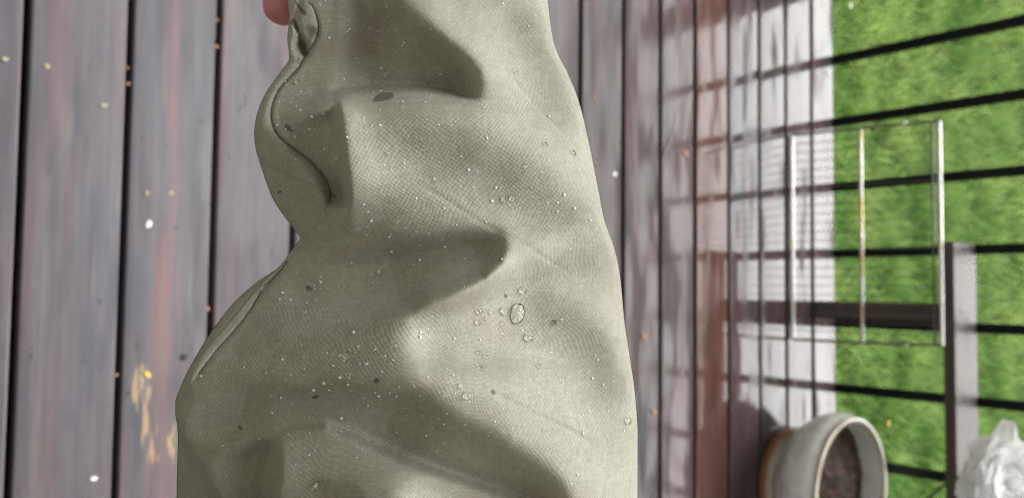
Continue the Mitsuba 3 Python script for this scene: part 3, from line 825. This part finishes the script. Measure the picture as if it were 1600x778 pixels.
def cloth_bump(p, n, uv):
    u, v = uv.x, uv.y
    return weave(u, v) + .6 * N(u * 1200, v * 300, 3.0) + .6 * N(u * 300, v * 1200, 4.0)


scene['jacket_cloth'] = {'type': 'twosided', 'bsdf': {'type': 'bumpmap', 'arbitrary': mikit.proc(cloth_bump, eps=9e-5), 'scale': .00006,
                         'bsdf': {'type': 'diffuse', 'reflectance': mikit.proc(cloth_color)}}}
person = thing('person', 'person in an olive khaki rain jacket, forearm sleeve beaded with raindrops, fingertip by the cuff', 'person')
obj('sleeve', (sleeve_v, quad), 'jacket_cloth', person, smooth=True, uv=sleeve_uv, label='olive khaki jacket sleeve in deep soft folds, wet with fine drops')
scene['piping_cord'] = {'type': 'principled', 'base_color': rgb(.10, .097, .072), 'roughness': .8, 'specular': .2}


def on(line, lift=0.0):
    line = np.asarray(line)
    return surf(line[:, 0], line[:, 1]) - FWD * lift


sl = f'{person}__sleeve'
obj('seam', tube(on(SEAM1[1:-4], -.0002), .00045, 6), 'piping_cord', sl, smooth=50)
obj('seam', tube(on(SEAM2[1:-3], -.0002), .00045, 6), 'piping_cord', sl, smooth=50)

# the hand: a loose fist beyond the cuff, one fingertip showing
scene['skin'] = {'type': 'principled', 'base_color': mikit.proc(lambda p, n, uv: MIX((.52, .175, .19), (.60, .24, .245), F(p.x * 90, p.y * 90, p.z * 90))), 'roughness': .45, 'specular': .4}


def P(x, y, d):
    return at_d(x, y, d)


def chain(pts, rad):
    out = []
    for (a, b), (ra, rb_) in zip(zip(pts[:-1], pts[1:]), zip(rad[:-1], rad[1:])):
        sa = trimesh.creation.icosphere(2, ra); sa.apply_translation(a)
        sb = trimesh.creation.icosphere(2, rb_); sb.apply_translation(b)
        h = trimesh.convex.convex_hull(np.vstack([sa.vertices, sb.vertices]))
        out.append(m3.Manifold(m3.Mesh(np.asarray(h.vertices, np.float32), np.asarray(h.faces, np.uint32))))
    return out


W = lambda *q: np.array(q, float)
wrist, elbow, shld = P(630, -130, .385), P(640, 980, .40), W(.165, -.13, 1.275)
bones = chain([P(640, 60, .402), wrist], [.025, .025]) + chain([elbow, P(640, 60, .402)], [.034, .025]) + chain([shld, elbow], [.05, .037])
bones += chain([wrist, P(560, -250, .375), P(520, -380, .375)], [.024, .021, .013])
bones += chain([wrist, P(620, -270, .375), P(600, -410, .378)], [.024, .021, .013])
bones += chain([wrist, P(690, -270, .378), P(690, -410, .380)], [.024, .020, .012])
# torso, neck, head looking down at the arm, the other arm, legs
for sx in (-1, 1):
    bones += chain([W(.09 * sx, -.16, .80), W(.07 * sx, -.15, .95), W(.09 * sx, -.15, 1.13), W(.15 * sx, -.14, 1.265)], [.10, .095, .10, .055])
    bones += chain([W(.09 * sx, -.16, .78), W(.10 * sx, -.12, .44), W(.105 * sx, -.16, .09), W(.115 * sx, .02, .035)], [.085, .055, .036, .028])
    bones += chain([W(.07 * sx, -.115, 1.455), W(.079 * sx, -.10, 1.475)], [.012, .015])          # ears
bones += chain([W(-.07, -.15, .95), W(.07, -.15, .95)], [.095, .095]) + chain([W(-.09, -.15, 1.13), W(.09, -.15, 1.13)], [.10, .10]) + chain([W(-.15, -.14, 1.265), W(.15, -.14, 1.265)], [.055, .055])
bones += chain([W(0, -.15, 1.27), W(0, -.13, 1.38)], [.055, .050]) + chain([W(0, -.12, 1.49), W(0, -.075, 1.46), W(0, -.045, 1.385)], [.088, .075, .034])
bones += chain([W(0, -.005, 1.455), W(0, .012, 1.425)], [.010, .013])                              # nose
lw = W(-.13, -.01, 1.20)
bones += chain([W(-.165, -.13, 1.275), W(-.27, -.06, 1.03), lw], [.05, .037, .026]) + chain([lw, W(-.105, .015, 1.245)], [.025, .024])
for q, (fx, fz) in enumerate(((-.075, 1.285), (-.065, 1.265), (-.065, 1.245), (-.07, 1.225))):
    bones += chain([W(-.105, .02, 1.262 - .018 * q), W(-.092, .012, fz), W(fx, -.012, fz)], [.011, .009, .0078])
bones += chain([W(-.115, -.005, 1.22), W(-.085, -.03, 1.235), W(-.065, -.035, 1.245)], [.013, .011, .009])
fings = [([P(520, -380, .375), P(452, -300, .392), P(444, -130, .400), P(443, 8, .398)], [.0115, .0100, .0095, .0098]),
         ([P(580, -400, .376), P(512, -330, .402), P(505, -150, .412), P(505, -20, .410)], [.0115, .0102, .0096, .0088]),
         ([P(640, -410, .378), P(580, -330, .405), P(570, -160, .416), P(575, -40, .412)], [.0110, .0098, .0092, .0085]),
         ([P(700, -400, .380), P(650, -330, .405), P(640, -190, .412), P(640, -90, .408)], [.0100, .0088, .0082, .0075]),
         ([P(560, -170, .368), P(490, -210, .352), P(470, -330, .350), P(480, -420, .356)], [.0150, .0115, .0105, .0092])]
for pts, rad in fings:
    bones += chain(pts, rad)
hand = m3.Manifold.batch_boolean(bones, m3.OpType.Add).refine_to_length(.009)
hm = hand.to_mesh()
hm = trimesh.Trimesh(hm.vert_properties[:, :3], hm.tri_verts)
trimesh.smoothing.filter_taubin(hm, iterations=12)
obj('body', hm, 'skin', person, smooth=True)


def garment(parts, name, mat, edge=.012):
    g = m3.Manifold.batch_boolean(parts, m3.OpType.Add).refine_to_length(edge).to_mesh()
    g = trimesh.Trimesh(g.vert_properties[:, :3], g.tri_verts)
    trimesh.smoothing.filter_taubin(g, iterations=16)
    v = np.array(g.vertices)
    n_ = np.array(g.vertex_normals)
    g.vertices = v + n_ * ((meshkit.fbm(v * [9, 9, 5], 3, 4) - .5) * .016)[:, None]
    return obj(name, g, mat, person, smooth=True)


scene['plain_cloth'] = {'type': 'diffuse', 'reflectance': rgb(.30, .29, .23)}
scene['trouser_cloth'] = {'type': 'diffuse', 'reflectance': rgb(.05, .055, .07)}
scene['hair_brown'] = {'type': 'principled', 'base_color': rgb(.06, .04, .03), 'roughness': .5}
scene['shoe_rubber'] = {'type': 'principled', 'base_color': rgb(.03, .03, .03), 'roughness': .6}
jk = []
for sx in (-1, 1):
    jk += chain([W(.10 * sx, -.16, .80), W(.085 * sx, -.15, .95), W(.10 * sx, -.15, 1.13), W(.155 * sx, -.14, 1.265)], [.12, .115, .118, .07])
jk += chain([W(-.085, -.15, .95), W(.085, -.15, .95)], [.115, .115]) + chain([W(-.10, -.15, 1.13), W(.10, -.15, 1.13)], [.118, .118]) + chain([W(-.155, -.14, 1.265), W(.155, -.14, 1.265)], [.07, .07]) + chain([W(-.1, -.16, .8), W(.1, -.16, .8)], [.12, .12])
jk += chain([W(0, -.145, 1.28), W(0, -.14, 1.345)], [.085, .070])
jk += chain([shld, elbow], [.078, .072]) + chain([W(-.165, -.13, 1.275), W(-.27, -.06, 1.03), lw + W(-.01, -.005, -.02)], [.075, .06, .042])
garment(jk, 'jacket', 'plain_cloth')
tr = []
for sx in (-1, 1):
    tr += chain([W(.09 * sx, -.16, .80), W(.10 * sx, -.12, .44), W(.105 * sx, -.165, .10)], [.105, .078, .062])
garment(tr + chain([W(-.09, -.16, .8), W(.09, -.16, .8)], [.105, .105]), 'trousers', 'trouser_cloth')
for sx in (-1, 1):
    garment(chain([W(.105 * sx, -.19, .05), W(.108 * sx, -.05, .05), W(.116 * sx, .03, .040)], [.045, .046, .036]), 'shoe', 'shoe_rubber')
garment(chain([W(0, -.135, 1.505), W(0, -.155, 1.44)], [.094, .080]), 'hair', 'hair_brown')

# ------------------------------------------------------------------ raindrops on the sleeve
BIG = [(808, 490, 9.5), (816, 453, 5), (825, 528, 5), (787, 486, 5), (748, 486, 4), (766, 487, 3), (758, 498, 2.4), (784, 507, 3), (746, 504, 4), (748, 552, 3), (759, 558, 3.2), (750, 576, 3), (841, 573, 3.2),
       (730, 618, 4.6), (720, 603, 3), (607, 117, 6), (547, 556, 5.5), (502, 757, 5), (980, 657, 4.5), (851, 227, 3.5), (895, 240, 3.6), (804, 111, 3.6), (802, 310, 4.6), (788, 312, 4), (822, 260, 3.2),
       (466, 130, 4), (594, 426, 3.4), (612, 369, 3), (606, 240, 2.6), (681, 280, 3.2), (650, 95, 2.8), (418, 449, 4.6), (731, 135, 4), (865, 504, 3), (539, 447, 2.4), (490, 426, 2.6), (552, 610, 2.8), (497, 645, 2.4),
       (428, 618, 2.6), (519, 610, 2.6), (420, 581, 3), (597, 95, 2.6), (551, 105, 2.6), (540, 60, 2.6), (468, 95, 3), (435, 560, 2), (555, 468, 2.2), (632, 372, 2.4), (590, 545, 2.6), (605, 555, 2.4)]
drng = np.random.default_rng(5)
cand = []
CL = [(505, 30, 45, 60), (450, 130, 30, 70), (620, 190, 90, 60), (650, 250, 120, 90), (580, 400, 110, 60), (540, 560, 90, 60), (600, 610, 120, 40), (780, 300, 90, 60), (760, 520, 90, 60), (860, 230, 60, 90), (700, 360, 130, 60),
      (470, 450, 50, 40), (480, 200, 60, 60), (600, 60, 60, 60), (700, 650, 60, 50), (480, 690, 110, 60), (880, 420, 70, 120), (900, 640, 60, 90)]
while len(cand) < 520:
    c = CL[drng.integers(len(CL))]
    x, y = c[0] + drng.normal(0, c[2] * .65), c[1] + drng.normal(0, c[3] * .65)
    if drng.random() < .1:
        x, y = drng.uniform(290, 990), drng.uniform(5, 775)
    if not (2 < y < 776) or x < float(xl_f(y)) + 5 or x > float(xr_f(y)) - 4:
        continue
    cand.append((x, y, float(np.clip(.72 + drng.exponential(.42), .7, 2.4))))
drops = BIG + sorted(cand, key=lambda q: -q[2])
scene['bead'] = {'type': 'principled', 'base_color': rgb(.90, .91, .90), 'roughness': .08, 'specular': .6, 'spec_trans': .30}
scene['water'] = {'type': 'dielectric', 'int_ior': 1.33, 'ext_ior': 1.0}
prof = [(0, -.12), (.72, -.12), (.90, .10), (1.0, .42), (.95, .78), (.76, 1.06), (.42, 1.25), (0, 1.30)]
big_mesh = lathe(prof, 24)
small_mesh = lathe(prof, 12)
small_mesh.merge_vertices()


def frame(x, y):
    X = np.array([x, x + 1.5, x, x - 1.5, x]); Y = np.array([y, y, y + 1.5, y, y - 1.5])
    s = surf(X, Y)
    nvec = np.cross(s[1] - s[3], s[2] - s[4]); nvec /= np.linalg.norm(nvec)
    if nvec @ FWD > 0:
        nvec = -nvec
    t1 = np.cross(nvec, [.3, .5, .8]); t1 /= np.linalg.norm(t1)
    return s[0], nvec, t1, np.cross(nvec, t1)


big_ply, small_ply = mikit.ply(big_mesh, 'water', smooth=True), mikit.ply(small_mesh, 'bead', smooth=True)
spray = []
SPEC = {0: 'largest raindrop, a flattened teardrop bead on the bright fold of the sleeve', 1: 'round clear raindrop just above the largest drop on the sleeve', 15: 'glinting raindrop above the dark round wet spot on the sleeve',
        17: 'pale round raindrop near the bottom edge of the sleeve', 18: 'dark ringed raindrop near the right edge of the sleeve low down', 31: 'dark raindrop on the welt seam at the left of the sleeve'}
for nd, (x, y, r) in enumerate(drops):
    c, nvec, t1, t2 = frame(x, y)
    if nd == 0:
        t2 = UPV * .35 - RGT * .94; t2 = t2 - nvec * (t2 @ nvec); t2 /= np.linalg.norm(t2); t1 = np.cross(t2, nvec)
    rm = r * PXM * (1.12 if nd < len(BIG) else .92)
    M = np.eye(4)
    el = 1.5 if nd == 0 else 1 + .2 * drng.random()
    M[:3, 0] = t1 * rm; M[:3, 1] = t2 * rm * el; M[:3, 2] = nvec * rm * (.55 if nd == 0 else .85); M[:3, 3] = c
    if nd < 300:
        key = numbered('raindrop')
        scene[key] = {**(big_ply if nd < len(BIG) else small_ply), 'to_world': T(M.tolist())}
        if nd in SPEC:
            labels[key] = {'label': SPEC[nd], 'category': 'raindrop', 'group': 'raindrops on the sleeve'}
        else:
            zy = 'upper' if y < 260 else 'middle' if y < 520 else 'lower'
            fx = (x - float(xl_f(y))) / float(xr_f(y) - xl_f(y))
            zx = 'left, seam side' if fx < .33 else 'centre' if fx < .66 else 'right, bright side'
            sz = 'clear round raindrop' if nd < len(BIG) else 'tiny pale bead of rain'
            labels[key] = {'label': f'{sz} on the {zx} of the {zy} sleeve', 'category': 'raindrop', 'group': ('clear round raindrops' if nd < len(BIG) else 'tiny pale beads of rain') + f', {zx} of the {zy} sleeve'}
    else:
        mm = small_mesh.copy(); mm.apply_transform(M); spray.append(mm)
obj('fine_spray', trimesh.util.concatenate(spray), 'bead', smooth=True)
labels['fine_spray'] = {'label': 'fine spray of tiny rain specks over the sleeve', 'category': 'raindrops', 'kind': 'stuff'}

# ------------------------------------------------------------------ litter on the deck
scene['pale_bit'] = {'type': 'principled', 'base_color': rgb(.75, .73, .70), 'roughness': .6}
scene['yellow_bit'] = {'type': 'principled', 'base_color': rgb(.72, .48, .10), 'roughness': .6}
scene['orange_bit'] = {'type': 'principled', 'base_color': rgb(.33, .17, .09), 'roughness': .6}
scene['dark_bit'] = {'type': 'principled', 'base_color': rgb(.025, .02, .02), 'roughness': .6}
scene['straw'] = {'type': 'principled', 'base_color': rgb(.34, .31, .22), 'roughness': .7}


def flake(x, y, size, mat, name, label, cat, z=.0012):
    c = at_z(x, y)
    px_m = 1.0 / FOC * np.dot(c - CAM, FWD)
    m = trimesh.creation.icosphere(2, 1.0)
    v = np.array(m.vertices)
    v *= (1 + 1.1 * (meshkit.noise(v * 1.7 + [x, y, 0], 3) - .5))[:, None]
    m.vertices = v * [size * px_m, size * px_m * .7, .0007]
    m.apply_transform(trimesh.transformations.rotation_matrix(x, [0, 0, 1]))
    m.apply_translation([c[0], c[1], z])
    key = obj(name, m, mat, smooth=True)
    labels[key] = {'label': label, 'category': cat}


flake(232, 350, 6, 'pale_bit', 'petal_scrap', 'white petal scrap on the grey board left of the sleeve', 'petal')
flake(266, 302, 4.5, 'straw', 'seed_husk', 'tan seed husk above the white petal scrap', 'husk')
flake(229, 302, 3.5, 'straw', 'seed_husk', 'small tan husk straight above the white petal scrap', 'husk')
flake(162, 165, 5, 'straw', 'seed_husk', 'tan husk on the second board from the left, upper part', 'husk')
flake(73, 104, 4.5, 'straw', 'seed_husk', 'dull tan husk on the second board, near the top left corner', 'husk')
flake(8, 93, 4.5, 'straw', 'seed_husk', 'tan husk at the left edge of the picture', 'husk')
flake(146, 747, 5, 'pale_bit', 'petal_scrap', 'pale scrap on the second board near the bottom edge', 'petal')
flake(230, 585, 5.5, 'yellow_bit', 'petal_scrap', 'yellow petal scrap on the bare wood patch', 'petal')
flake(288, 557, 6, 'dark_bit', 'soil_crumb', 'dark crumb of soil on the reddish board', 'crumb')
flake(1072, 241, 6, 'orange_bit', 'leaf_scrap', 'orange leaf scrap beside the dried grass blade', 'leaf')
flake(1006, 526, 6, 'orange_bit', 'leaf_scrap', 'orange leaf scrap by the right edge of the sleeve', 'leaf')
flake(1022, 644, 7, 'orange_bit', 'leaf_scrap', 'tan leaf scrap right of the lower sleeve', 'leaf')
flake(960, 272, 4.5, 'pale_bit', 'petal_scrap', 'white speck on the board right of the sleeve', 'petal')
flake(927, 152, 3.0, 'orange_bit', 'leaf_scrap', 'tiny pinkish leaf scrap right of the upper sleeve', 'leaf')
flake(1294, 115, 4, 'pale_bit', 'petal_scrap', 'pale scrap on the last board by the first baluster', 'petal')
for x, y, s in ((203, 130, 3.5), (201, 105, 2.5), (184, 586, 3), (341, 72, 3.5), (342, 30, 2.5), (327, 482, 4)):
    flake(x, y, s, 'orange_bit', 'leaf_crumb', 'orange brown crumb of leaf caught in a gap between boards', 'crumb', z=-.006)
for k_ in [q for q in labels if q.startswith('leaf_crumb')]:
    labels[k_]['group'] = 'leaf crumbs in the gaps between boards'
gb = [at_z(x, y, .003) for x, y in ((1037, 243), (1047, 222), (1055, 195), (1060, 165))]
key = obj('dried_grass_blade', tube(spline(gb, 14), np.linspace(.0016, .0006, 14), 6), 'straw', smooth=50)
labels[key] = {'label': 'thin dried grass blade lying on a wet board', 'category': 'grass blade'}
scene['dandelion_yellow'] = {'type': 'principled', 'base_color': rgb(.80, .55, .03), 'roughness': .6}
scene['daisy_white'] = {'type': 'principled', 'base_color': rgb(.8, .8, .74), 'roughness': .6}
for x, y, mat, lab in ((1389, 661, 'dandelion_yellow', 'tiny yellow flower in the lawn past the planter bowl'), (1329, 9, 'daisy_white', 'tiny white flower in the lawn at the top by the deck edge')):
    c = at_z(x, y, LAWN_Z + .07)
    parts = []
    for a in range(9):
        pt = trimesh.creation.icosphere(1, 1.0); pt.apply_scale([.008, .004, .0015]); pt.apply_translation([.008, 0, 0])
        pt.apply_transform(trimesh.transformations.rotation_matrix(a * 2 * np.pi / 9, [0, 0, 1])); parts.append(pt)
    parts.append(trimesh.creation.icosphere(1, .005))
    key = thing('lawn_flower', lab, 'flower')
    obj('flower_head', moved(trimesh.util.concatenate(parts), c), mat, key, smooth=True)
    obj('stem', tube([[c[0], c[1], LAWN_Z], [c[0], c[1], c[2] - .003]], .0012, 6), 'stem_green', key)
